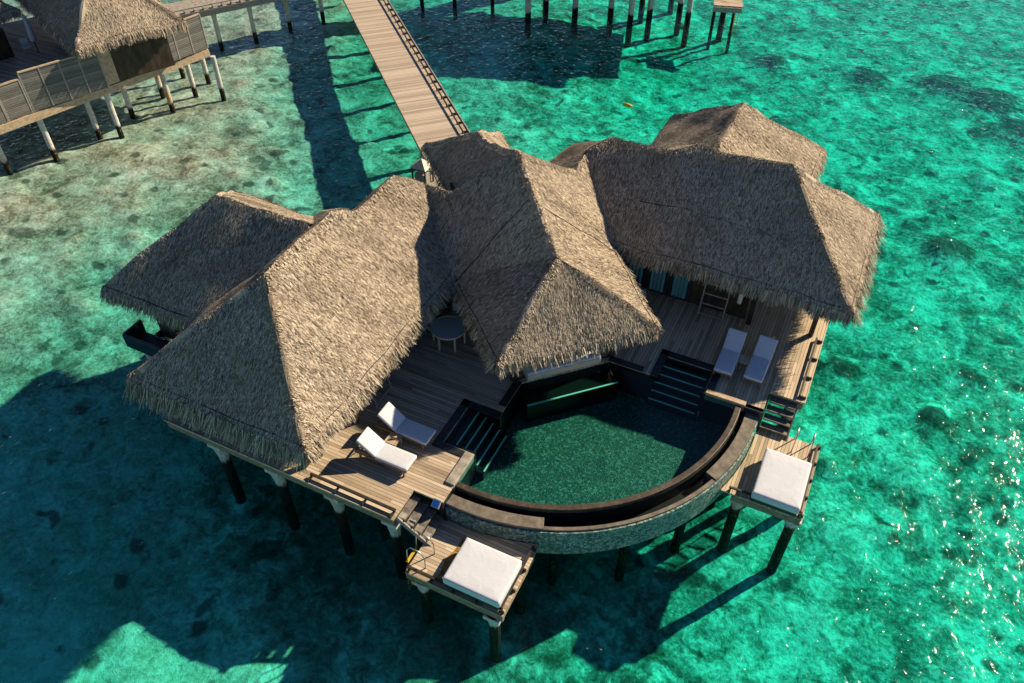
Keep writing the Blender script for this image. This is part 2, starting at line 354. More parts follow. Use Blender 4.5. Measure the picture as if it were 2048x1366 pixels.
# ------------------------------------------------------------------ thatched roofs
def wob(x, y): return .045*np.sin(x*1.7+y*.9)+.04*np.sin(y*2.3-x*1.1+1.3)+.03*np.sin(x*3.9+2)*np.sin(y*3.3)
def blades(mb, P, D, L, W, N, taper=.45):
    """straw bundles: flat tapered strips from P along unit D, length L, width W, lying near a surface with normal N"""
    S = np.cross(D, N); S /= np.linalg.norm(S, axis=1)[:, None]
    T = P+D*L[:, None]; a = S*(W/2)[:, None]
    V = np.stack([P-a, P+a, T+a*taper, T-a*taper], 1).reshape(-1, 3)
    i = np.arange(len(P))*4+mb.n
    mb.v.append(V); mb.f += np.stack([i, i+1, i+2, i+3], 1).tolist(); mb.n += len(V)
def unit(a): return a/np.linalg.norm(a, axis=-1, keepdims=True)
def roof(parent, faces, eaves, ridges, dens=460, label=None, seams=(), capr=.18):
    base = MB()
    for poly in faces:
        P = np.asarray(poly, float)
        for k in range(1, len(P)-1):
            tri = np.array([P[0], P[k], P[k+1]]); nrm = np.cross(tri[1]-tri[0], tri[2]-tri[0]); A = np.linalg.norm(nrm)/2
            if A < 1e-4: continue
            if nrm[2] < 0: tri = tri[::-1]; nrm = -nrm
            nrm /= np.linalg.norm(nrm)
            m = int(np.clip(math.ceil(math.sqrt(A)/.3), 1, 24)); g = []; ix = {}
            for i in range(m+1):
                for j in range(m+1-i):
                    u, w = i/m, j/m; q = tri[0]*(1-u-w)+tri[1]*u+tri[2]*w; q = q+[0, 0, wob(q[0], q[1])]
                    ix[i, j] = len(g); g.append(q)
            F = []
            for i in range(m):
                for j in range(m-i):
                    F.append((ix[i, j], ix[i+1, j], ix[i, j+1]))
                    if i+j < m-1: F.append((ix[i+1, j], ix[i+1, j+1], ix[i, j+1]))
            base.add(g, F)
            n = int(A*dens); r1 = np.sqrt(rng.random(n)); r2 = rng.random(n)
            Q = tri[0]*(1-r1)[:, None]+tri[1]*(r1*(1-r2))[:, None]+tri[2]*(r1*r2)[:, None]
            Q[:, 2] += wob(Q[:, 0], Q[:, 1])
            d = np.array([0, 0, -1.0]); d = d-d.dot(nrm)*nrm; d /= np.linalg.norm(d); sd = np.cross(nrm, d)
            D = unit(d+sd*rng.normal(0, .2, n)[:, None]+nrm*rng.uniform(.0, .07, n)[:, None])
            blades(base, Q+nrm*.022, D, rng.uniform(.08, .20, n), rng.uniform(.015, .036, n), np.broadcast_to(nrm, D.shape))
    ro = base.build('roof', M['thatch'], parent)
    if label: ro['label'] = label
    fr = MB()
    for (a, c, out, *lm) in eaves:
        lm = lm[0] if lm else 1.0
        a = np.asarray(a, float); c = np.asarray(c, float); e = c-a; L = np.linalg.norm(e); e /= L
        out = np.asarray(out, float); out = out-out.dot(e)*e; out[2] = 0; out /= np.linalg.norm(out)
        n = int(L*230); u = rng.random(n)*L
        clump = .5+.5*np.sin(u*2*math.pi/.62+2.0*np.sin(u*1.3))
        P = a+e*u[:, None]+out*(rng.uniform(-.22, .10, n))[:, None]
        P[:, 2] += wob(P[:, 0], P[:, 1])+rng.uniform(-.10, .06, n)-.02
        D = unit(out*rng.uniform(.15, .8, n)[:, None]+e*rng.normal(0, .13, n)[:, None]+np.array([0, 0, -1.0])*rng.uniform(.6, 1.0, n)[:, None])
        Nn = unit(np.broadcast_to(out*.8+np.array([0, 0, .5]), D.shape)+e*rng.normal(0, .35, n)[:, None])
        blades(fr, P, D, (rng.uniform(.22, .36, n)+.10*clump)*lm, rng.uniform(.02, .048, n), Nn, .3)
        k = max(2, int(L/.35)); S = np.linspace(0, 1, k)
        top = a+(c-a)*S[:, None]+out*.02; top[:, 2] += wob(top[:, 0], top[:, 1])
        low = top-[0, 0, .26*lm]+out*.05
        fr.add(np.concatenate([top, low]), [(i, i+1, k+i+1, k+i) for i in range(k-1)])
        line = a+(c-a)*np.linspace(0, 1, max(2, int(L/.2)))[:, None]+out*-.10
        line[:, 2] += wob(line[:, 0], line[:, 1])+.105; cd = MB(); cd.tube(line, .017, 5); cd.build('eave_binding', M['cord'], ro)
    fr.build('eave_fringe', M['thatch'], ro)
    for q in seams:
        q = np.asarray(q, float); S = np.linspace(0, 1, 24); seg = np.concatenate([q[i]+(q[i+1]-q[i])*S[:, None] for i in range(len(q)-1)])
        seg[:, 2] += wob(seg[:, 0], seg[:, 1])+.022; sm_ = MB(); sm_.tube(seg, .014, 5); sm_.build('seam_cord', M['cord'], ro)
    cp = MB()
    for q in ridges:
        q = np.asarray(q, float)
        for i in range(len(q)-1):
            a, c = q[i], q[i+1]; L = np.linalg.norm(c-a); k = max(3, int(L/.3)); S = np.linspace(0, 1, k)
            line = a+(c-a)*S[:, None]; line[:, 2] += wob(line[:, 0], line[:, 1])-capr*1.03+.002+.012*np.sin(S*L*4.2)
            tp_ = np.clip(np.minimum(S, 1-S)*L/.55, .12, 1)**.5; line[:, 2] -= (1-tp_)*.06; cp.tube(line, (capr+.02*np.sin(S*L*3.1))*tp_, 10)
            n = int(L*220); u = rng.random(n); e = (c-a)/L; P = a+(c-a)*u[:, None]; sgn = rng.choice([-1, 1], n)
            h = np.cross(e, [0, 0, 1.0]); h /= np.linalg.norm(h)
            q_ = rng.uniform(0, .2, n); P[:, 2] += wob(P[:, 0], P[:, 1])+.05-q_*q_*1.6-.35*q_; P += h*(sgn*q_)[:, None]
            D = unit(h*sgn[:, None]+np.array([0, 0, -1.0])*rng.uniform(.6, 1.0, n)[:, None]+e*rng.normal(0, .3, n)[:, None])
            blades(cp, P, D, rng.uniform(.05, .13, n), rng.uniform(.018, .045, n), unit(h*sgn[:, None]*.6+np.array([0, 0, 1.0])))
    if cp.n: cp.build('ridge_cap', M['thatch'], ro)
    return ro

ZE = 4.9
villa = thing('overwater_villa', (-9.5, 21.5, 2.4), 'large thatched villa on piles wrapped around the curved pool', 'villa')
# left wing (the right wing is its mirror image)
C1, C2, C0 = (-18.2, 10.3, ZE), (-11.45, 10.3, ZE), (-18.2, 20.4, ZE)
VL = (-11.5, 19.1, ZE); A1, P1 = (-14.83, 13.75, 7.85), (-14.86, 17.2, 7.85)
N1, P2 = (-14.55, 18.0, 7.5), (-14.55, 20.5, 7.5); TT = (-13.75, 21.3, 6.9); VV = (-12.68, 21.2, 6.9)
BL = (-16.6, 23.0, 5.4); PK, FA = (-10.4, 22.2, 8.6), (-7.6, 19.3, 7.1); K1, K2 = (-8.1, 15.85, ZE), (-4.05, 19.9, ZE)
E1, E2 = (-13.75, 25.5, 7.0), (-12.85, 24.8, 7.0); e1, e3 = (-17.1, 26.75, ZE), (-14.6, 29.05, ZE); eL, eR = (-14.2, 23.9, ZE), (-11.75, 26.25, ZE)
wing_faces = [[C1, C2, A1], [A1, C2, VL, N1, P1], [N1, VL, TT, P2], [C1, A1, P1, C0], [P1, N1, (-15.9, 19.4, 6.3), C0], [N1, P2, BL, (-16.6, 19.0, 5.4)], [P2, TT, eL, BL]]
wing_eaves = [(C1, C2, (0, -1, 0), 1.7), (C2, VL, (1, 0, 0), 1.15), (C1, C0, (-1, 0, 0)), (BL, (-16.6, 19.8, 5.4), (-1, 0, 0))]
wing_ridges = [[C1, A1], [C2, A1], [A1, P1], [P1, N1], [N1, P2, TT, VV]]
dm = lambda d: (-d[1], -d[0], 0)
roof(villa, wing_faces, wing_eaves, wing_ridges, label='hipped thatch roof with its wide slope in full sun')
roof(villa, [[mir(p) for p in f] for f in wing_faces], [(mir(a), mir(c), dm(d), *r) for a, c, d, *r in wing_eaves], [[mir(p) for p in q] for q in wing_ridges],
     label='hipped thatch roof with its wide slope in shade', seams=[[mir((-12.9, 18.6, 6.13+.0)), mir((-13.0, 14.2, 6.22)), mir((-12.3, 11.6, 5.6))]])
# rear annex roofs
B1 = (-19.3, 16.6, 7.6); B2 = (-15.3, 16.6, 7.6); l1, l2 = (-22.3, 13.15, ZE), (-16.6, 13.15, ZE); l3 = (-22.3, 20.05, ZE); l4 = (-16.6, 20.05, ZE)
an_f = [[l1, l2, B2, B1], [l1, B1, l3], [l3, B1, B2, l4]]
an_e = [(l1, (-18.4, 13.15, ZE), (0, -1, 0)), (l1, l3, (-1, 0, 0)), (l3, (-18.4, 20.05, ZE), (0, 1, 0))]; an_r = [[B1, B2], [l1, B1], [l3, B1]]
roof(villa, an_f, an_e, an_r, label='rear thatch roof whose near slope is dark with shade')
roof(villa, [[mir(p) for p in f] for f in an_f], [(mir(a), mir(c), dm(d)) for a, c, d in an_e], [[mir(p) for p in q] for q in an_r], label='rear thatch roof whose right slope is sunlit')
# middle pavilion and entrance roof
TR, VRt, VRr = mir(TT), mir(VV), mir(VL)
pav = [[VL, TT, VV], [VL, VV, PK], [VL, PK, FA], [VL, FA, K1], [K1, K2, FA], [VRr, VRt, TR], [VRr, PK, VRt], [VRr, FA, PK], [VRr, K2, FA],
       [PK, VV, eL, E2], [PK, E2, eR, VRt], [E1, e1, eL, E2], [E1, E2, eR, e3], [e1, E1, e3], [TT, VV, eL], [TR, VRt, eR]]
mid = lambda a, c, f: tuple(np.asarray(a)*(1-f)+np.asarray(c)*f)
roof(villa, pav, [(VL, K1, (-1, -.4, 0)), (K1, K2, (.7, -.7, 0)), (K2, VRr, (.4, 1, 0)), (e1, eL, (-.7, -.7, 0)), (e1, e3, (-.7, .7, 0)), (e3, eR, (.7, .7, 0))],
     [[PK, FA], [K1, FA], [K2, FA], [PK, VV], [PK, VRt], [E1, E2, PK], [E1, e1], [E1, e3]], label='thatch roof of the pavilion pointing at the pool',
     seams=[[mid(PK, FA, .42), mid(VL, K1, .06)], [mid(PK, FA, .5), mid(VRr, K2, .12)], [mid(FA, VL, .03), FA, mid(FA, K2, .2)]])

# walls, glass doors, posts
def wall_box(poly, z0, z1, mat='wall', label=None):
    b = MB(); b.prism(poly, z0, z1); w = b.build('wall', M[mat], villa)
    if label: w['label'] = label
    return w
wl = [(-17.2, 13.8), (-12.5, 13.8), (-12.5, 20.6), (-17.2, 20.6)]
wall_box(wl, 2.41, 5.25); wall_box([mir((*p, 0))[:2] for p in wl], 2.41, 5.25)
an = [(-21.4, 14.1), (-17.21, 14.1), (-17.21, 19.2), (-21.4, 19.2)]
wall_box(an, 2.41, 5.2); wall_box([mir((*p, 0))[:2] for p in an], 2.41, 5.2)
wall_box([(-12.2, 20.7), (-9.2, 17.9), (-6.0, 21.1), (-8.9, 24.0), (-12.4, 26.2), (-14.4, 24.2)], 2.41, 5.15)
def glass_door(p, q, n, z0=2.5, z1=4.6):
    """n dark glass leaves with teal curtains behind a timber frame, between floor points p and q"""
    p = np.array([*p, 0.0]); q = np.array([*q, 0.0]); e = q-p; L = np.linalg.norm(e); e /= L; out = np.array([e[1], -e[0], 0])
    w = L/n
    for k in range(n):
        c = p+e*(k+.5)*w
        b = MB(); b.box(c+out*.05+[0, 0, (z0+z1)/2], (w-.06, .05, z1-z0), e); d = b.build('door', M['dark'], villa)
        b = MB(); b.box(c+out*.083+[0, 0, (z0+z1)/2+.04], (w-.2, .012, z1-z0-.3), e); b.build('pane', M['glass'], d)
        b = MB(); u = np.linspace(-.5, .5, 25)*(w-.34); P = c+out*.13+e*u[:, None]+out*(.03*np.sin(u*42))[:, None]
        lo = P+[0, 0, z0+.12]; hi = P+[0, 0, z1-.1]; m = len(P)
        b.add(np.concatenate([lo, hi]), [(i, i+1, m+i+1, m+i) for i in range(m-1)]); b.build('curtain', M['curtain'], d)
glass_door((-7.6, 24.55), (-3.95, 24.55), 4)
glass_door((-12.5, 16.0), (-12.5, 19.65), 4)
def posts(pts, z0=2.41, z1=4.95, r=.09):
    for p in pts:
        b = MB(); b.box((*p, (z0+z1)/2), (2*r, 2*r, z1-z0)); b.build('post', M['dark'], villa, bevel=.012)
posts([(.72, 24.75), (-12.7, 11.35), (-17.3, 11.4), (.72, 29.2), (-1.55, 24.35), (-12.3, 13.6), (-5.68, 20.42), (-8.37, 17.73)])
# eave beams under the porches
b = MB(); b.box((-14.9, 11.3, 4.78), (6.2, .14, .22)); b.box((-12.35, 15.5, 4.78), (.14, 8.4, .22)); b.build('eave_beam', M['dark'], villa)
b = MB(); b.box((.75, 26.95, 4.78), (.14, 6.2, .22)); b.box((-3.45, 24.4, 4.78), (8.4, .14, .22)); b.build('eave_beam', M['dark'], villa)

# ------------------------------------------------------------------ deck
D = 2.4
deck = thing('timber_deck', (-9, 16, 2.4), 'broad boarded deck on concrete piles around the curved pool', 'deck')
dl = [(-18.2, 10.82), (-9.1, 10.82), (-9.1, 12.05), (-8.05, 12.05), (-8.05, 14.13), (-9.2, 14.13), (-9.2, 16.1), (-8.05, 16.1), (-8.05, 17.7), (-6.83, 18.88), (-14.3, 26.35), (-15.6, 25.05), (-15.6, 20.5), (-18.2, 20.5)]
b = MB(); b.prism(dl, D-.07, D); b.build('floor', M['deck_x'], deck)
b = MB(); b.prism([mir((*p, 0))[:2] for p in dl], D-.07, D); b.build('floor', M['deck_y'], deck)
def edge_beams(par, poly, z1, h=.34, th=.12, ins=.05, mat='beam', close=False):
    b = MB(); n = len(poly)
    for i in range(n if close else n-1):
        p = np.array([*poly[i], 0.0]); q = np.array([*poly[(i+1) % n], 0.0]); e = q-p; L = np.linalg.norm(e); e /= L; inn = np.array([-e[1], e[0], 0])
        b.box((p+q)/2+inn*(ins+th/2)+[0, 0, z1-h/2], (L-2*ins-2*th*(i % 2), th, h), e)
    return b.build('edge_beam', M[mat], par)
edge_beams(deck, [(-18.2, 10.82), (-9.1, 10.82), (-9.1, 12.05)], D-.074)
edge_beams(deck, [(0, 21.15), (1.23, 21.15), (1.23, 30.25)], D-.074)
edge_beams(deck, [(-15.6, 20.5), (-18.2, 20.5), (-18.2, 10.82)], D-.074)
edge_beams(deck, [(1.23, 30.25), (-8.45, 30.25)], D-.074)
def rail(par, p, q, z, inset=.26, hgt=.13, step=.98, side=1, name='kerb_rail', mat='dark', w=.07):
    """low timber wheel rail standing on short blocks just inside a deck edge"""
    p = np.array([*p, 0.0]); q = np.array([*q, 0.0]); e = q-p; L = np.linalg.norm(e); e /= L; inn = np.array([-e[1], e[0], 0])*side
    b = MB(); b.box((p+q)/2+inn*inset+[0, 0, z+hgt], (L, w, .06), e); n = max(2, round(L/step)+1)
    for k in range(n):
        c = p+e*(.05+(L-.1)*k/(n-1)); b.box(c+inn*(inset*.62)+[0, 0, z+hgt*.5-.0175], (.05, inset*.76+w, hgt-.03), e)
    return b.build(name, M[mat], par)
rail(deck, (-12.3, 10.82), (-9.15, 10.82), D); rail(deck, (1.23, 21.3), (1.23, 24.55), D)
pass
def pile(par, x, y, top, r=.15, name='pile', cap=True, bot=-2.9, mat='pile'):
    b = MB(); b.tube([(x, y, bot), (x, y, 0), (x, y, top-.75), (x, y, top-.15), (x, y, top)], [r*1.02, r, r, r*(1.5 if cap else 1), r*(1.5 if cap else 1)], 12)
    if cap: b.box((x, y, top-.09), (r*3.0, r*3.0, .18))
    return b.build(name, M[mat], par)
for x, y in [(-16.25, 11.15), (-13.85, 11.15), (-11.5, 11.15), (-9.35, 11.15), (-17.6, 14.5), (-17.6, 18.5), (-14.5, 14.5), (-11.2, 14.5), (-14.5, 18.5), (-11.2, 18.5), (-15, 24),
             (.9, 21.6), (.9, 24.0), (.9, 26.8), (.9, 29.8), (-2.4, 26.5), (-6, 26.5), (-2.4, 29.8), (-6, 29.8), (-9, 24), (-12, 22), (-8.5, 20)]:
    pile(deck, x, y, D-.42, .18, mat='wetshadepile')
for x, y in [(-21.5, 14.2), (-21.5, 19.2), (-19.2, 14.2), (-2, 33.4), (-2, 31.4), (-7, 33.4), (-16.2, 27.2), (-14.2, 28.6)]: pile(deck, x, y, D-.2)
# annex floors and the small sunken terrace below the left annex
for po in (an, [mir((*p, 0))[:2] for p in an], [(-16.6, 26.6), (-14.3, 24.3), (-12.2, 26.4), (-14.5, 28.7)]): b = MB(); b.prism(po, D-.2, D-.006); b.build('annex_floor', M['dark'], deck)
bal = thing('bath_terrace', (-21.3, 13.85, 1.9), 'small dark terrace box jutting out below the rear left eave', 'terrace')
b = MB(); b.prism([(-22.35, 13.3), (-19.9, 13.3), (-19.9, 14.05), (-22.35, 14.05)], 2.02, 2.1); b.build('floor', M['dark'], bal)
b = MB()
for c, d in (((-21.1, 13.25, 2.28), (2.6, .1, .6)), ((-22.4, 13.72, 2.28), (.1, .86, .6)), ((-19.85, 13.72, 2.28), (.1, .86, .6))): b.box(c, d)
b.build('parapet', M['glass'], bal, bevel=.01)
pile(bal, -21.9, 13.6, 2.0, .12, bot=-2.5)

# ------------------------------------------------------------------ pool
pool = thing('infinity_pool', (-6, 16, 1.0), 'fan shaped infinity pool with curved overflow edge', 'pool')
PC = np.array([-7.58, 19.63])
def arc(r, a0=-math.pi/2-.058, a1=.058, n=64):
    return [(PC[0]+r*math.cos(a), PC[1]+r*math.sin(a)) for a in np.linspace(a0, a1, n)]
def on(r, kind, v):
    """angle on the arc of radius r where x (or y) equals v"""
    return -math.pi/2-math.asin((PC[0]-v)/r) if kind == 'x' else math.asin((v-PC[1])/r)
WZ = 2.34
def ring(b, r0, r1, a0, a1, z0, z1, n=64):
    A = np.linspace(a0, a1, n); c, s = np.cos(A), np.sin(A)
    rows = [np.stack([PC[0]+r*c, PC[1]+r*s, np.full(n, z)], 1) for r, z in ((r0, z0), (r1, z0), (r1, z1), (r0, z1))]
    V = np.concatenate(rows); F = []
    for k in range(4):
        for i in range(n-1): F.append((k*n+i, k*n+i+1, ((k+1) % 4)*n+i+1, ((k+1) % 4)*n+i))
    F += [(0, n, 2*n, 3*n), (4*n-1, 3*n-1, 2*n-1, n-1)]
    b.add(V, F)
aL = lambda r: on(r, 'x', -8.03); aR = lambda r: on(r, 'y', 20.06)
b = MB(); ring(b, 6.66, 6.86, aL(6.8), aR(6.8), 1.0, 2.365); b.build('overflow_edge', M['wetstone'], pool, bevel=.02)
b = MB(); ring(b, 7.30, 7.327, -math.pi/2+.37, -.40, 1.63, 2.12); ring(b, 6.863, 6.88, aL(6.8), aR(6.8), 1.63, 2.2); b.build('gutter_lining', M['poolwall'], pool)
b = MB(); ring(b, 7.04, 7.46, aL(7.2), -math.pi/2+.365, 1.3, 2.20); ring(b, 7.04, 7.46, -.395, aR(7.2), 1.3, 2.20)
ring(b, 7.33, 7.46, -math.pi/2+.366, -.396, 1.3, 2.16); b.build('coping', M['stone'], pool, bevel=.015)
b = MB(); ring(b, 7.47, 7.53, aL(7.5), aR(7.5), .95, 2.10, 90); b.build('outer_wall', M['mosaic'], pool)
b = MB(); ring(b, 6.885, 7.47, aL(7.2), aR(7.2), 1.0, 1.62); b.build('gutter', M['poolwall'], pool)
inner = [(-8.03, 14.0), (-8.03, 17.7), (-5.64, 20.06), (-.8, 20.06)]
fl = [(-8.03, 12.98)]+inner[1:3]+[(-.9, 20.06)]+arc(6.66, aL(6.66), aR(6.66), 48)[::-1][1:-1]
b = MB(); b.prism(fl, .95, 1.12); b.build('basin_floor', M['pooltile'], pool)
def wallseg(b, p, q, z0, z1, th, side=1):
    p = np.array([*p, 0.0]); q = np.array([*q, 0.0]); e = q-p; L = np.linalg.norm(e); e /= L; o_ = np.array([-e[1], e[0], 0])*side
    b.box((p+q)/2+o_*th/2+[0, 0, (z0+z1)/2], (L, th, z1-z0), e)
b = MB()
wallseg(b, (-8.06, 12.7), (-8.06, 14.13), 1.0, 2.39, .14); wallseg(b, (-8.06, 16.1), (-8.06, 17.7), 1.0, 2.36, .14)
wallseg(b, (-8.06, 17.72), (-5.66, 20.09), 1.0, 2.36, .14); wallseg(b, (-5.64, 20.09), (-4.05, 20.09), 1.0, 2.36, .14)
wallseg(b, (-2.08, 20.09), (-.6, 20.09), 1.0, 2.36, .14)
for rec in (lambda p: p, lambda p: tuple(mir((*p, 0))[:2])):
    for p, q in (((-8.05, 14.12), (-9.22, 14.12)), ((-9.22, 14.12), (-9.22, 16.12)), ((-9.22, 16.12), (-8.05, 16.12))):
        wallseg(b, rec(p), rec(q), 1.4, 2.37, .12, -1 if rec((1, 0)) == (1, 0) else 1)
b.build('basin_wall', M['poolwall'], pool)
# black border stones round the step recesses and along the pavilion edge, proud of the boards
def strip(b, p, q, w, z0, z1, side=1):
    wallseg(b, p, q, z0, z1, w, side)
b = MB()
for rec, sd in ((lambda p: p, 1), (lambda p: tuple(mir((*p, 0))[:2]), -1)):
    strip(b, rec((-8.06, 14.1)), rec((-9.5, 14.1)), .26, D+.004, D+.035, sd)
    strip(b, rec((-9.22, 14.1)), rec((-9.22, 16.12)), .28, D+.004, D+.035, sd)
    strip(b, rec((-9.5, 16.12)), rec((-8.0, 16.12)), .30, D+.004, D+.035, -sd)
    strip(b, rec((-8.03, 16.42)), rec((-8.03, 17.72)), .28, D+.004, D+.035, sd)
strip(b, (-8.28, 17.79), (-5.73, 20.34), .05, D-.25, D+.03, -1)
b.build('border_stone', M['darkstone'], pool, bevel=.008)
b = MB(); strip(b, (-8.04, 12.72), (-8.04, 14.09), .32, D-.3, D+.07, 1); b.build('kerb', M['stonelight'], pool, bevel=.02)
b = MB(); strip(b, (-2.03, 20.08), (-.62, 20.08), .22, D-.3, D+.05, 1); b.build('kerb', M['lightwood'], pool, bevel=.02)
b = MB(); b.box((-.30, 20.15, D-.42), (.66, .2, .84)); b.build('kerb_block', M['darkstone'], pool)
b = MB(); b.box((-8.12, 12.35, D-.42), (.14, .66, .78)); b.build('kerb_block', M['darkstone'], pool)
# steps with pale nosings
for rec, ex in ((lambda p: p, 0), (lambda p: mir(p), 1)):
    for k in range(5):
        x0 = -9.05+.26*k; z = WZ-.10-.19*k
        b = MB(); c = rec(np.array([x0+.13, 15.11, 0])); d = (.25, 1.9, z-1.15) if not ex else (1.9, .25, z-1.15)
        b.box((c[0], c[1], (z+1.15)/2), d); st_ = b.build('pool_step', M['poolwall'], pool)
        b = MB(); c = rec(np.array([x0+.225, 15.11, 0])); b.box((c[0], c[1], z+.012), (.05, 1.72, .02) if not ex else (1.72, .05, .02)); b.build('nosing', M['nosing'], st_)
e_ = np.array([1, 1, 0])/math.sqrt(2); nn = np.array([1, -1, 0])/math.sqrt(2); c_ = np.array([-6.84, 18.9, 0])
b = MB(); b.box(c_+nn*.42+[0, 0, 1.55], (3.5, .7, .9), e_); st_ = b.build('bench', M['poolwall'], pool)
b = MB(); b.box(c_+nn*.76+[0, 0, 2.014], (3.5, .06, .025), e_); b.build('nosing', M['nosing'], st_)
# pool water
wp = [(-9.16, 14.18), (-9.16, 16.06), (-8.1, 16.06), (-8.1, 17.68), (-5.62, 20.12), (-3.99, 20.12), (-3.99, 21.2), (-2.14, 21.2), (-2.14, 20.12), (-.85, 20.12)]+arc(6.655, aL(6.66), aR(6.66), 48)[::-1][1:]+[(-8.08, 13.05), (-8.08, 14.18)]
b = MB(); P = np.array(wp); b.add(np.concatenate([P, np.full((len(P), 1), WZ)], 1), [tuple(range(len(P)))])
b.build('pool_water', m_sea('pool water', (1, 1, 1), 0, .06, (.46, .80, .74), 2.6, .03), pool)
for a in (-1.5, -1.15, -.8, -.45, -.1):
    pile(pool, PC[0]+6.9*math.cos(a), PC[1]+6.9*math.sin(a), .97, .16)
b = MB(); b.prism([(-8.0, 13.3), (-6, 13.2), (-3.2, 15.2), (-1.6, 18), (-1.3, 20), (-5.6, 20), (-8, 17.7)], .7, .94); b.build('base_slab', M['beam'], pool)
# long white window seat between pavilion and pool
sofa = thing('window_seat', (-7.1, 19.2, D), 'long white padded window seat under the pavilion eave by the pool', 'sofa')
q0, q1 = np.array([-8.0, 17.98, 0]), np.array([-6.0, 20.0, 0]); ee = (q1-q0)/np.linalg.norm(q1-q0); ni = np.array([-ee[1], ee[0], 0])
b = MB(); b.box((q0+q1)/2+ni*.25+[0, 0, D+.12], (np.linalg.norm(q1-q0), .85, .24), ee); b.build('base', M['cream'], sofa, bevel=.01)
for k in (0, 1):
    b = MB(); b.soft(q0+ee*np.linalg.norm(q1-q0)*(.25+.5*k)+ni*.25+[0, 0, D+.31], (np.linalg.norm(q1-q0)/2-.02, .84, .14), .035, ee, puff=.015); b.build('cushion', M['cloth'], sofa, smooth=True)

# ------------------------------------------------------------------ stairs and daybed platforms
PZ = 1.5
def flip(P): return mir(P)
def platform(mirr, label):
    f = (lambda p: tuple(mir((*p, 0))[:2])) if mirr else (lambda p: p)
    lo = f((-6.6, 11.2)); pt = thing('daybed_platform', (lo[0], lo[1], PZ), label, 'platform', group='platforms hung below the pool')
    th = [math.asin(max(-1, min(1, (x-PC[0])/7.55))) for x in np.linspace(-8.2, -4.95, 14)]
    po = [(-8.2, 9.9), (-4.95, 9.9)]+[(x, PC[1]-math.sqrt(7.57**2-(x-PC[0])**2)) for x in np.linspace(-4.95, -8.2, 14)]
    b = MB(); b.prism([f(p) for p in po], PZ-.06, PZ); b.build('floor', M['deck_y' if mirr else 'deck_x'], pt)
    b = MB()
    for c, d in (((-6.575, 9.98, PZ-.22), (3.25, .12, .3)), ((-5.03, 11.1, PZ-.22), (.12, 2.1, .3)), ((-8.12, 11.0, PZ-.22), (.12, 1.9, .3)), ((-6.5, 11.7, PZ-.22), (2.9, .12, .3))):
        c = np.array(c); 
        if mirr: c = mir(c); d = (d[1], d[0], d[2])
        b.box(c, d)
    b.build('edge_beam', M['beam'], pt)
    s = -1 if mirr else 1
    rail(pt, f((-8.15, 9.9)), f((-5.0, 9.9)), PZ, .12, .15, .75, s); rail(pt, f((-4.95, 9.95)), f((-4.95, 12.3)), PZ, .12, .15, .75, s)
    for p in ((-7.75, 10.15), (-5.3, 10.1), (-7.6, 11.6), (-5.3, 11.9)):
        q = f(p); pile(pt, q[0], q[1], PZ-.36, .17, mat='lowpile')
    # swimming ladder
    if not mirr: base, e, o = np.array([-8.16, 10.55, PZ]), np.array([0, 1.0, 0]), np.array([-1.0, 0, 0])
    else: base, e, o = np.array([1.55, 20.05, PZ]), np.array([1.0, 0, 0]), np.array([0, 1.0, 0])
    ld = thing('swim_ladder', base, 'steel swimming ladder with hooped handrails at the left daybed platform' if not mirr else 'swimming ladder behind the right daybed with two thin handrails', 'ladder')
    for k in (-.27, .27):
        P = [base+e*k-o*.45, base+e*k-o*.45+[0, 0, .55], base+e*k-o*.3+[0, 0, .78], base+e*k+[0, 0, .8], base+e*k+o*.16+[0, 0, .6], base+e*k+o*.2, base+e*k+o*.25-[0, 0, 2.3]]
        b = MB(); b.tube(P, .021, 8); b.build('handrail', M['steel'], ld, smooth=True)
    for k in range(6):
        b = MB(); b.box(base+o*(.21+.02*k)-[0, 0, .15+.33*k], (.54, .09, .035), e); b.build('rung', M['lightwood' if mirr else 'yellow'], ld)
    return pt
platform(False, 'wooden platform with the left daybed and a rusty damp stain'); platform(True, 'sunlit wooden platform with the right daybed below the stairs')
def stairs(mirr, label):
    f = (lambda p: mir(np.array(p, float))) if mirr else (lambda p: np.array(p, float))
    o = f((-8.6, 11.5, PZ)); stt = thing('staircase', o, label, 'stairs', group='flights down to the daybed platforms')
    sz = lambda a, c, h: (c, a, h) if mirr else (a, c, h)
    for k in range(4):
        b = MB(); c = f((-8.98+.265*k, 11.53, 0)); b.box((c[0], c[1], D-.18*(k+1)-.03), sz(.29, .92, .06)); b.build('tread', M['tread'], stt, bevel=.008)
        if not mirr:
            b = MB(); c = f((-8.98+.265*k, 11.20, 0)); b.box((c[0], c[1], D-.18*(k+1)+.004), sz(.24, .2, .008)); b.build('sunlit_tread_patch', M['stonelight'], stt)  # pale stone patch paints sunlight onto the left part of each tread
    for yy, m in ((11.03, 'greywood'), (12.03, 'dark')):
        p, q = f((-9.12, yy, D+.02)), f((-7.9, yy, PZ+.06)); b = MB(); b.box((p+q)/2-[0, 0, .20], (np.linalg.norm(q-p), .05, .2), q-p, up=(0, 0, 1)); b.build('stringer', M[m], stt)
    return stt
stairs(False, 'flight of steps with painted sunlit stone patches by the blue sign left of the pool'); stairs(True, 'dark open stairs with sea showing between the treads')
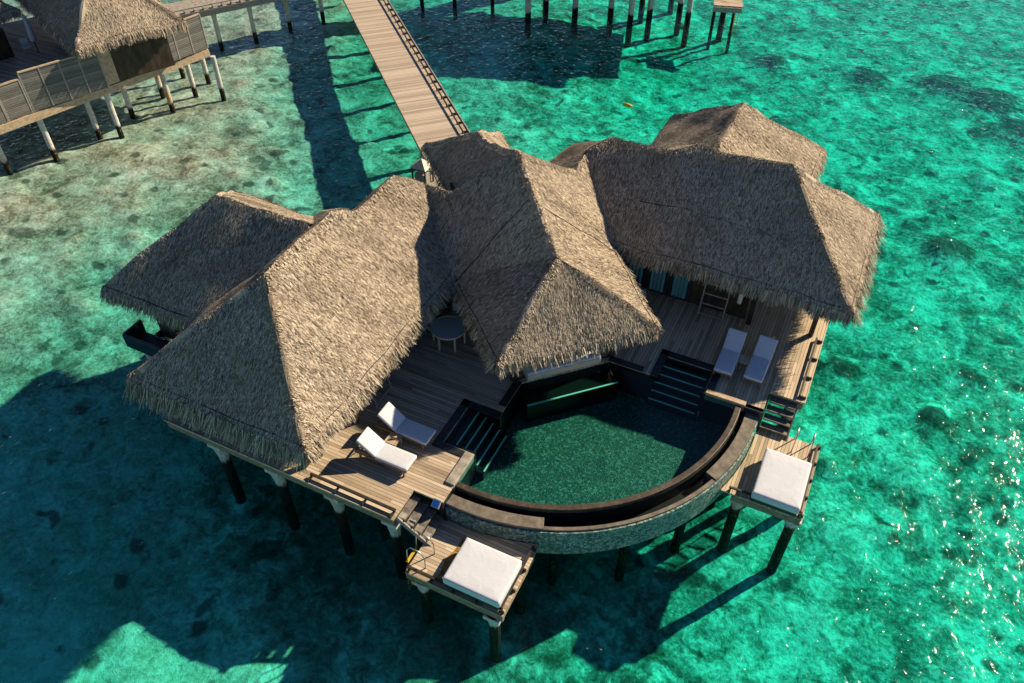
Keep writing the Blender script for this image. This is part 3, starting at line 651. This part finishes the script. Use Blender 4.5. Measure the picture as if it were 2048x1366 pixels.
# daybeds
def daybed(label, c, rz):
    t = thing('daybed', c, label, 'daybed', rz, group='white square daybeds below the pool')
    b = MB(); b.box((0, 0, .16), (1.78, 1.48, .16)); b.build('base', M['dark'], t, world=False, bevel=.01)
    for x in (-.78, .78):
        for y in (-.62, .62): b = MB(); b.box((x, y, .04), (.1, .1, .08)); b.build('leg', M['dark'], t, world=False)
    b = MB(); b.soft((0, 0, .40), (1.86, 1.54, .32), .05, puff=.012); mt = b.build('mattress', M['cloth'], t, world=False, smooth=True)
    b = MB(); X_, Y_ = .915, .755; b.tube([(X_, Y_, .53), (-X_, Y_, .53), (-X_, -Y_, .53), (X_, -Y_, .53), (X_, Y_, .53)], .012, 6); b.build('piping', M['cushion'], mt, world=False)
    return t
db = daybed('white daybed on the platform left of the pool, beside the rusty stain', (-6.0, 10.72, PZ), 0)
d2 = copy_tree(db); d2.location = (1.22, 17.92, PZ); d2.rotation_euler = (0, 0, math.pi/2); d2.scale = (1.09, .98, 1); d2['label'] = 'white daybed on the sunlit platform at the right, below the open stairs'
# rusty damp stain belongs to the left platform boards
def m_stain():
    t = NT('damp rusty boards'); p = t.pos(); n = t.noise(t.mapv(p, (1.5, 9, 1)), 1.0, 4, .6)
    return t.pbr(t.ramp(n, [(.3, (.08, .04, .012)), (.5, (.26, .14, .03)), (.7, (.42, .25, .06))]), .5, None, .3)
lp = [o for o in COL.objects if o.name == 'daybed_platform'][0]
b = MB(); sp = [(-7.28, 10.05), (-6.98, 10.05), (-6.97, 10.7), (-6.96, 11.35), (-7.05, 11.75), (-7.2, 11.7), (-7.22, 11.2), (-7.33, 10.8), (-7.25, 10.4)]
b.prism(sp, PZ+.002, PZ+.006); b.build('damp_stain', m_stain(), lp)

# ------------------------------------------------------------------ loungers, tables, chairs
def lounger(label, c, rz, tilt=38, grp='white sun loungers on the deck'):
    """feet at local x = 0, head towards -x"""
    t = thing('sun_lounger', c, label, 'sun lounger', rz, group=grp)
    b = MB()
    for y in (-.31, .31): b.box((-.98, y, .27), (1.94, .045, .07))
    for x in (-.03, -1.0, -1.93): b.box((x, 0, .27), (.045, .575, .06))
    b.build('frame', M['teak'], t, world=False, bevel=.006)
    for x in (-.12, -1.75):
        for y in (-.31, .31): b = MB(); b.box((x, y, .12), (.06, .05, .24)); b.build('leg', M['teak'], t, world=False)
    b = MB(); b.soft((-.59, 0, .365), (1.2, .66, .11), .03, puff=.008); b.build('mattress', M['cloth'], t, world=False, smooth=True)
    a = R_(tilt); u = np.array([-math.cos(a), 0, math.sin(a)]); up = np.array([math.sin(a), 0, math.cos(a)])
    b = MB(); b.soft(np.array([-1.2, 0, .345])+u*.41+up*.05, (.80, .66, .10), .03, -u, up, puff=.01); bk = b.build('backrest', M['cloth'], t, world=False, smooth=True)
    b = MB(); b.box(np.array([-1.2, 0, .30])+u*.41, (.78, .6, .03), -u, up=up)
    for y in (-.2, .2): b.tube([np.array([-1.2, y, .31])+u*.55, (-1.78, y, .27)], .014, 6)
    b.build('back_frame', M['teak'], bk, world=False)
    return t
lg = lounger('front lounger left of the pool, fully in the sun', (-9.52, 12.68, D), 0)
def lcopy(label, c, rz):
    o = copy_tree(lg); o.location = c; o.rotation_euler = (0, 0, rz); o['label'] = label; return o
lcopy('lounger left of the pool nearer the thatch, foot end in shade', (-9.50, 13.86, D), R_(-1))
lcopy('shaded lounger right of the pool, nearer the pool steps', (-1.72, 21.0, D), R_(-90))
lcopy('shaded lounger right of the pool, nearer the sunny rail', (-.68, 21.12, D), R_(-92))
def side_table(label, c, rz):
    t = thing('side_table', c, label, 'table', rz, group='little tables between loungers')
    b = MB()
    for k in range(5): b.box((-.18+.09*k, 0, .37), (.078, .42, .03))
    b.build('top', M['lightwood'], t, world=False)
    for x in (-.17, .17):
        for y in (-.17, .17): b = MB(); b.box((x, y, .177), (.04, .04, .354)); b.build('leg', M['lightwood'], t, world=False)
    return t
s1 = side_table('small slatted wooden table between the two left loungers', (-10.57, 13.27, D), 0)
s2 = copy_tree(s1); s2.location = (-1.2, 21.95, D); s2['label'] = 'small shaded table between the two right loungers'
o = thing('folded_towel', (-10.55, 13.3, D+.386), 'rolled brown towel on the left lounger table', 'towel')
b = MB(); b.tube([(-.08, -.06, .045), (.08, .06, .045)], .045, 10); b.build('roll', M['teak'], o, world=False, smooth=True)
# dining set under the pavilion eave
def circ(b, r, z0, z1, n=32): b.prism([(r*math.cos(2*math.pi*k/n), r*math.sin(2*math.pi*k/n)) for k in range(n)], z0, z1)
tp = at(897, 655, 3.12)
dt = thing('dining_table', (tp[0], tp[1], D), 'round dining table half under the pavilion thatch', 'table')
b = MB(); circ(b, .60, .70, .74); b.build('top', M['tabletop'], dt, world=False, bevel=.01)
b = MB(); A = np.linspace(0, 2*math.pi, 37); b.tube(np.stack([.63*np.cos(A), .63*np.sin(A), np.full(37, .715)], 1), .04, 6); b.build('rim', M['cream'], dt, world=False)
for k in range(6):
    g = 2*math.pi*k/6+.35; b = MB(); b.box((.58*math.cos(g), .58*math.sin(g), .35), (.06, .06, .7), (math.cos(g), math.sin(g), 0)); b.build('leg', M['cream'], dt, world=False)
def chair(label, c, rz, grp=None, white=True):
    """faces local -y"""
    t = thing('dining_chair', c, label, 'chair', rz, group=grp)
    for x in (-.22, .22):
        for y in (-.2, .22): b = MB(); b.box((x, y, .21 if y < 0 else .42), (.035, .035, .42 if y < 0 else .84)); b.build('leg', M['lightwood'], t, world=False)
    b = MB(); b.soft((0, 0, .45), (.48, .46, .08), .025, puff=.01); b.build('seat', M['cloth'], t, world=False, smooth=True)
    b = MB(); b.soft((0, .235, .68), (.44, .36, .05), .02, (1, 0, 0), (0, -1, .1)); b.build('backrest', M['cloth'], t, world=False, smooth=True)
    for x in (-.22, .22): b = MB(); b.box((x, 0, .62), (.035, .44, .03)); b.build('armrest', M['lightwood'], t, world=False)
    return t
q = at(921, 640, 2.95)
ch = chair('white chair behind the round table, beside the thatch fringe', (q[0], q[1], D), R_(-36), 'white chairs around the dining table')
def ccopy(label, dx, dy, rz):
    o = copy_tree(ch); o.location = (tp[0]+dx, tp[1]+dy, D); o.rotation_euler = (0, 0, R_(rz)); o['label'] = label; return o
q = at(866, 648, 2.95); ccopy('white chair left of the round table, mostly under thatch', q[0]-tp[0], q[1]-tp[1], 72)
ccopy('chair behind the round table, deepest in the shade', -.2, .95, 10)
ap = at(1276, 582, 2.85); o = copy_tree(ch); o.location = (ap[0], ap[1], D); o.rotation_euler = (0, 0, R_(150)); o['label'] = 'white armchair in the shade right of the pavilion roof'
del o['group']
# towel racks
def rack(label, c, rz):
    t = thing('towel_rack', c, label, 'towel rack', rz, group='leaning ladder racks')
    for x in (-.47, .47): b = MB(); b.box((x, .18, .72), (.05, .05, 1.5), (1, 0, 0), up=(0, .28, 1)); b.build('upright', M['greywood'], t, world=False)
    for k in range(4):
        z = .12+.41*k; b = MB(); b.box((0, .18+.28*(z-.72), z), (.9, .045, .045)); b.build('rung', M['greywood'], t, world=False)
    return t
rk = rack('grey ladder rack standing by the right wing doors', (-2.97, 24.02, D), 0)
r2 = copy_tree(rk); r2.location = (-12.02, 14.95, D); r2.rotation_euler = (0, 0, R_(90)); r2['label'] = 'ladder rack half hidden under the left wing eave'
# small white lantern and blue sign
lp_ = at(1483, 588, 3.9)
o = thing('wall_lantern', lp_, 'small white lantern hanging by the shaded door post', 'lantern')
b = MB(); b.soft((0, 0, -.2), (.16, .16, .5), .04); b.build('shade', M['cushion'], o, world=False); b = MB(); b.tube([(0, 0, .05), (0, 0, .9)], .012, 6); b.build('hanger', M['dark'], o, world=False)
bp = at(873, 1012, D)
o = thing('blue_sign', (bp[0], bp[1], D), 'small square blue sign with pale rim by the left stairs', 'sign')
b = MB(); b.box((0, 0, .13), (.27, .03, .27), (1, 0, 0), up=(0, .8, .6)); b.build('rim', M['cream'], o, world=False)
b = MB(); b.box((0, -.012, .142), (.21, .03, .21), (1, 0, 0), up=(0, .8, .6)); b.build('panel', M['blue'], o, world=False)
# driftwood / boulders at the eave corner: coil of rope
cp_ = at(636, 912, D)
o = thing('rope_coil', (cp_[0], cp_[1], D), 'dark coil of rope on the deck by the left eave corner', 'rope')
b = MB(); A = np.linspace(0, 2*math.pi*3, 70); b.tube(np.stack([(.14+.02*np.sin(A*.7))*np.cos(A), (.14+.02*np.sin(A*.7))*np.sin(A), .03+A*.007], 1), .025, 6); b.build('coil', M['dark'], o, world=False)

# ------------------------------------------------------------------ boardwalk
bw = thing('boardwalk', (-19, 30, D), 'long straight boardwalk leading away from the villa entrance', 'boardwalk')
ax = np.array([-1, 1, 0])/math.sqrt(2); sd = np.array([1, 1, 0])/math.sqrt(2)
p0 = np.array([-14.78, 27.28, 0]); p1 = p0+ax*62
def m_bw():
    t = NT('boardwalk boards'); p = t.pos(); q0_ = t.mapv(p, rot=(0, 0, R_(-45)))
    xyz = t.n('ShaderNodeSeparateXYZ', {0: q0_}); al = xyz.outputs[1]
    q = t.math('DIVIDE', al, .14); fl = t.math('FLOOR', q); fr_ = t.math('FRACT', q)
    wn = t.n('ShaderNodeTexWhiteNoise', {'W': fl}, noise_dimensions='1D').outputs[0]
    st = t.noise(t.mapv(q0_, (1.2, 14, 1)), 1.0, 4, .6); big = t.noise(t.mapv(q0_, (.3, .9, 1)), .8, 3, .6)
    c = t.ramp(t.math('ADD', t.math('MULTIPLY', wn, .4), t.math('ADD', t.math('MULTIPLY', st, .35), t.math('MULTIPLY', big, .3))), [(.28, (.31, .26, .20)), (.52, (.45, .385, .305)), (.78, (.57, .50, .405))])
    g = t.math('GREATER_THAN', fr_, .1); c = t.mix(g, (.16, .12, .08), c)
    return t.pbr(c, .7, t.bump(g, .5, .012), .3)
b = MB(); b.box((p0+p1)/2+[0, 0, D-.04], (62, 2.8, .08), ax); b.build('floor', m_bw(), bw)
b = MB()
for k in (-1.28, 1.28): b.box((p0+p1)/2+sd*k+[0, 0, D-.23], (62, .12, .28), ax)
b.build('bearer', M['beam'], bw)
rail(bw, (p1+sd*1.4)[:2], (p0+sd*1.4)[:2], D, .34, .16, 1.0, -1)
b = MB(); b.box((p0+p1)/2+sd*1.435+[0, 0, D-.02], (62, .06, .14), ax); b.build('fascia', M['greywood'], bw)
for k in range(16):
    for s in (.2, .95): q = p0+ax*(2+3.9*k)+sd*s; pile(bw, q[0], q[1], D-.38, .14)
# lantern pillar beside the entrance
lq = at(838, 345, 3.0)
sl_ = float((lq-p0).dot(sd)); lq = lq+sd*(-1.98-sl_)*.8; b = MB(); b.box((*(lq+sd*.12)[:2], D-.06), (1.15, 1.1, .12), ax); b.build('side_pad', M['greywood'], bw)
pile(bw, lq[0], lq[1], D-.13, .14, mat='wetshadepile')
o = thing('lantern_pillar', (lq[0], lq[1], D), 'cream capped lantern box beside the boardwalk entrance', 'lantern')
b = MB(); v = [(-.42, -.42, .95), (.42, -.42, .95), (.42, .42, .95), (-.42, .42, .95), (0, 0, 1.3)]; b.add(v, [(0, 1, 4), (1, 2, 4), (2, 3, 4), (3, 0, 4), (3, 2, 1, 0)]); b.build('cap', M['cream'], o, world=False)
b = MB()
for x in (-.34, .34):
    for y in (-.34, .34): b.box((x, y, .47), (.06, .06, .94))
b.box((0, -.34, .9), (.62, .05, .07)); b.box((0, .34, .9), (.62, .05, .07)); b.box((-.34, 0, .9), (.05, .62, .07)); b.box((.34, 0, .9), (.05, .62, .07)); b.build('frame', M['dark'], o, world=False)
b = MB(); b.box((0, 0, .3), (.55, .55, .6)); b.build('pedestal', M['greywood'], o, world=False, bevel=.02)
b = MB(); b.tube([(0, 0, .6), (0, 0, .82)], [.13, .05], 10); b.build('lamp', M['cloth'], o, world=False, smooth=True)

# ------------------------------------------------------------------ neighbouring villa, far left
NZ = 2.95
F0, F1, F2, F3 = [at(*p, NZ) for p in ((68, 222), (217, 175), (330, 130), (415, 95))]
dd = F3-F0; dd[2] = 0; dd /= np.linalg.norm(dd); ninn = np.array([-dd[1], dd[0], 0])
nb = thing('neighbour_villa', F1+ninn*5, 'thatched villa in the upper left corner with screened deck', 'villa')
n1 = at(150, 100, 5.5); n2 = at(369, 42, 5.5); nd_ = n2-n1; Lr = np.linalg.norm(nd_); nd_ /= Lr; ni_ = np.array([-nd_[1], nd_[0], 0])
def hip(c0, d, i, L, Wd, z, rise, **kw):
    a, b_, c, e = c0, c0+d*L, c0+d*L+i*Wd, c0+i*Wd
    m = min(L, Wd)/2; up = np.array([0, 0, rise])
    if Wd >= L: r1, r2 = c0+d*L/2+i*m+up, c0+d*L/2+i*(Wd-m)+up
    else: r1, r2 = c0+d*m+i*Wd/2+up, c0+d*(L-m)+i*Wd/2+up
    if Wd >= L: fs = [[a, b_, r1], [b_, c, r2, r1], [c, e, r2], [e, a, r1, r2]]; rd = [[a, r1], [b_, r1], [r1, r2], [c, r2], [e, r2]]
    else: fs = [[a, b_, r2, r1], [b_, c, r2], [c, e, r1, r2], [e, a, r1]]; rd = [[a, r1], [e, r1], [r1, r2], [b_, r2], [c, r2]]
    return roof(nb_or(kw), fs, [(a, b_, -i), (b_, c, d), (c, e, i), (e, a, -d)], rd, dens=kw.get('dens', 200), label=kw.get('label'))
def nb_or(kw): return kw.get('par', nb)
hip(n1, nd_, ni_, Lr, 14.0, 5.5, 3.1, label='main thatch roof with sunlit front and dark left face')
m1 = at(38, 22, 5.5)
hip(m1-dd*7, dd, ninn, 7.0, 7.0, 5.5, 2.8, label='corner of a second thatch roof at the picture edge')
b = MB(); w0 = n1+nd_*.9+ni_*.9; b.prism([w0[:2], (w0+nd_*(Lr-1.8))[:2], (w0+nd_*(Lr-1.8)+ni_*7.2)[:2], (w0+ni_*7.2)[:2]], NZ, 5.75); b.build('wall', M['wall'], nb)
b = MB(); w0 = m1-dd*6.1+ninn*.9; b.prism([w0[:2], (w0+dd*5.2)[:2], (w0+dd*5.2+ninn*5.2)[:2], (w0+ninn*5.2)[:2]], NZ, 5.75); b.build('wall', M['wall'], nb)
# timber side wall between the screens
def pan(b, p, q, z0, z1, th=.06, out=0.0):
    e = (q-p); e[2] = 0; L = np.linalg.norm(e); e = e/L; o_ = np.array([e[1], -e[0], 0])
    c = (p+q)/2; b.box((c[0]+o_[0]*out, c[1]+o_[1]*out, (z0+z1)/2), (L, th, z1-z0), e); return e, L, o_
b = MB(); pan(b, F1+dd*.06+ninn*.25, F2-dd*.06+ninn*.25, NZ, NZ+2.1, .08); b.build('side_wall', M['lightwood'], nb)
ndk = thing('neighbour_deck', F1+ninn*4+[0, 0, 0], 'raised deck on tall pale piles in the upper left corner', 'deck')
G0 = F0-dd*3.2
b = MB(); b.prism([G0[:2], F3[:2], (F3+ninn*11)[:2], (G0+ninn*14)[:2]], NZ-.1, NZ-.005); b.build('floor', M['deck_x'], ndk)
b = MB(); pan(b, G0-ninn*.02, F3-ninn*.02, NZ-.5, NZ-.101, .14); b.build('edge_beam', M['lightwood'], ndk)
for k, q in enumerate([(118, 330), (205, 287), (247, 283), (270, 245), (350, 235), (395, 203), (420, 175), (450, 207), (330, 205), (370, 165), (25, 355)]):
    q = at(*q, -.55); pile(ndk, q[0], q[1], NZ-.48, .15, bot=-1.4, cap=False)
def screen(p, q, h, label):
    p, q = p.copy(), q.copy(); e = q-p; L = np.linalg.norm(e); e /= L; o_ = np.array([e[1], -e[0], 0])
    t = thing('privacy_screen', (p+q)/2, label, 'screen', group='slatted privacy screens of the neighbouring villa')
    n = max(1, round(L/1.05))
    for k in range(n):
        b = MB(); pan(b, p+e*(L*k/n+.035), p+e*(L*(k+1)/n-.035), NZ+.02, NZ+h, .045, .03); b.build('slat_panel', M['screen'], t)
    for k in range(n+1):
        c = p+e*L*k/n; b = MB(); b.box((c[0]+o_[0]*.02, c[1]+o_[1]*.02, NZ+h/2), (.07, .1, h), e); b.build('post', M['greywood'], t)
    b = MB(); pan(b, p, q, NZ+h+.003, NZ+h+.06, .13, .02); b.build('top_rail', M['lightwood'], t)
screen(F0, F1, 2.05, 'wide slatted screen with four panels left of the timber wall')
screen(F2, F3, 1.95, 'slatted screen under the right end of the neighbouring roof')
screen(G0+ninn*.0, F0-dd*1.35, 1.2, 'low screen at the left picture edge, lowest of the row')
screen(F0-dd*1.3, F0-dd*.1, 1.75, 'narrow bluish screen stepping down beside the wide one')
um = at(78, 106, NZ)
o = thing('closed_parasol', um, 'closed white parasol on the shaded neighbouring deck', 'parasol')
b = MB(); b.tube([(0, 0, 0), (0, 0, 2.2)], .03, 8); b.build('pole', M['dark'], o, world=False)
b = MB(); b.tube([(0, 0, .75), (0, 0, .95), (0, 0, 1.5), (0, 0, 2.15), (0, 0, 2.25)], [.19, .2, .15, .09, .02], 9); b.build('canopy', M['cloth'], o, world=False, smooth=True)
q = at(60, 108, NZ); o = copy_tree(ch); o.location = (q[0], q[1], NZ); o.rotation_euler = (0, 0, R_(70)); o['label'] = 'pale chair beside the closed parasol on the neighbouring deck'; del o['group']

# ------------------------------------------------------------------ jetty at the top and the far villa beyond the frame
JZ = 3.0
j0 = at(400, 22, JZ); j1 = at(510, -1, JZ); je = j1-j0; je /= np.linalg.norm(je); ji = np.array([-je[1], je[0], 0])
jt = thing('jetty', j0, 'grey jetty crossing the top left behind the neighbouring villa', 'jetty')
ja = j0-je*4; jb = j0+je*34
b = MB(); b.prism([ja[:2], jb[:2], (jb+ji*2.3)[:2], (ja+ji*2.3)[:2]], JZ-.08, JZ); b.build('floor', M['greywood'], jt)
b = MB(); pan(b, ja, jb, JZ-.42, JZ-.085, .12, -.1); b.build('bearer', M['greywood'], jt)
rail(jt, ja[:2], jb[:2], JZ, .2, .2, .6, 1, mat='greywood')
for q in [(447, 110), (515, 93), (583, 70), (648, 50), (845, 22), (910, 22), (985, 20)]:
    q = at(*q, -.6); pile(jt, q[0], q[1], JZ-.42, .15, bot=-1.6)
fv = thing('far_villa', (-17, 57, 2.4), 'piled villa above the top edge, only its legs in view', 'villa')
b = MB(); fd = [(-24.9, 51.9), (-11.9, 55.9), (-14, 63.5), (-27, 59.5)]; b.prism(fd, 2.8, 3.0); b.build('floor', M['dark'], fv)
c0 = np.array([-25.2, 51.6, 5.6]); fdir = np.array([13, 4, 0])/math.hypot(13, 4)
hip(c0, fdir, np.array([-fdir[1], fdir[0], 0]), 13.2, 9.5, 5.6, 3.6, par=fv, dens=25)
b = MB(); b.prism([(-24.0, 53.1), (-13.2, 56.4), (-14.9, 62.2), (-25.8, 58.8)], 3.01, 5.9); b.build('wall', M['wall'], fv)
for q in [(1055, 85), (1090, 60), (1147, 75), (1217, 75), (1255, 90), (1293, 78), (1280, 45), (1353, 65), (1368, 85), (1437, 78), (1340, 25)]:
    q = at(*q, -1.8); pile(fv, q[0], q[1], 2.79, .22, cap=False)
q = at(1452, 3, 1.6)
fp = thing('landing_stage', q, 'small grey landing platform at the top edge', 'platform')
b = MB(); b.box((q[0], q[1]+.6, 1.46), (2.0, 2.2, .08), fdir); b.build('floor', M['deck_x'], fp)
b = MB(); b.box((q[0]+.3, q[1]-.55, 1.25), (2.0, .1, .34), fdir); b.build('edge_beam', M['greywood'], fp)
for k in (-.7, .7): pile(fp, q[0]+k, q[1]+.1, 1.42, .12, cap=False, mat='wetshadepile')
q = at(1472, 36, .6); o = thing('rope_ladder', (q[0], q[1], 0), 'orange rope ladder hanging beside the landing platform', 'ladder')
b = MB()
for k in (-.12, .12): b.tube([(k, 0, -.6), (k, 0, 1.45)], .025, 6)
b.build('rope', M['yellow'], o, world=False)
for k in range(6): b = MB(); b.box((0, 0, -.4+.35*k), (.3, .05, .04)); b.build('rung', M['teak'], o, world=False)
q = at(1255, 212, 0); o = thing('yellow_float', (q[0], q[1], 0), 'tiny yellow float bobbing behind the villa', 'float')
b = MB(); b.tube([(-.3, -.03, .03), (-.14, .02, .05), (.12, -.02, .05), (.32, .03, .03)], [.05, .12, .12, .04], 10); b.build('body', M['yellow'], o, world=False, smooth=True)

# ------------------------------------------------------------------ sky, sun, camera
w = bpy.data.worlds.new('World'); sc.world = w; w.use_nodes = True
nt = w.node_tree; bg = nt.nodes['Background']; sky = nt.nodes.new('ShaderNodeTexSky'); sky.sky_type = 'NISHITA'; sky.sun_disc = False
sky.sun_elevation = SUN_EL; sky.sun_rotation = math.pi/2-SUN_AZ; sky.air_density = .74; sky.dust_density = .05; sky.ozone_density = 5.0
nt.links.new(sky.outputs[0], bg.inputs[0]); bg.inputs[1].default_value = .05
sl = bpy.data.lights.new('sun', 'SUN'); sl.energy = 5.0; sl.angle = R_(.8); sl.color = (1, .80, .55)
so = bpy.data.objects.new('sun', sl); COL.objects.link(so)
from mathutils import Vector, Matrix
so.rotation_euler = Vector(SUN).to_track_quat('Z', 'Y').to_euler()
cd_ = bpy.data.cameras.new('camera'); cam = bpy.data.objects.new('camera', cd_); COL.objects.link(cam)
cd_.sensor_width = 36; cd_.lens = 36*F_PX/2048; cd_.clip_end = 3000; cd_.clip_start = .1
mw = np.eye(4); mw[:3, :3] = RC; mw[:3, 3] = (0, 0, H_CAM); cam.matrix_world = Matrix(mw.tolist())
sc.camera = cam
sc.view_settings.view_transform = 'Standard'; sc.view_settings.look = 'None'; sc.view_settings.exposure = .8; sc.view_settings.gamma = 1
sc.cycles.max_bounces = 8; sc.cycles.transparent_max_bounces = 12; sc.cycles.diffuse_bounces = 3; sc.cycles.glossy_bounces = 3
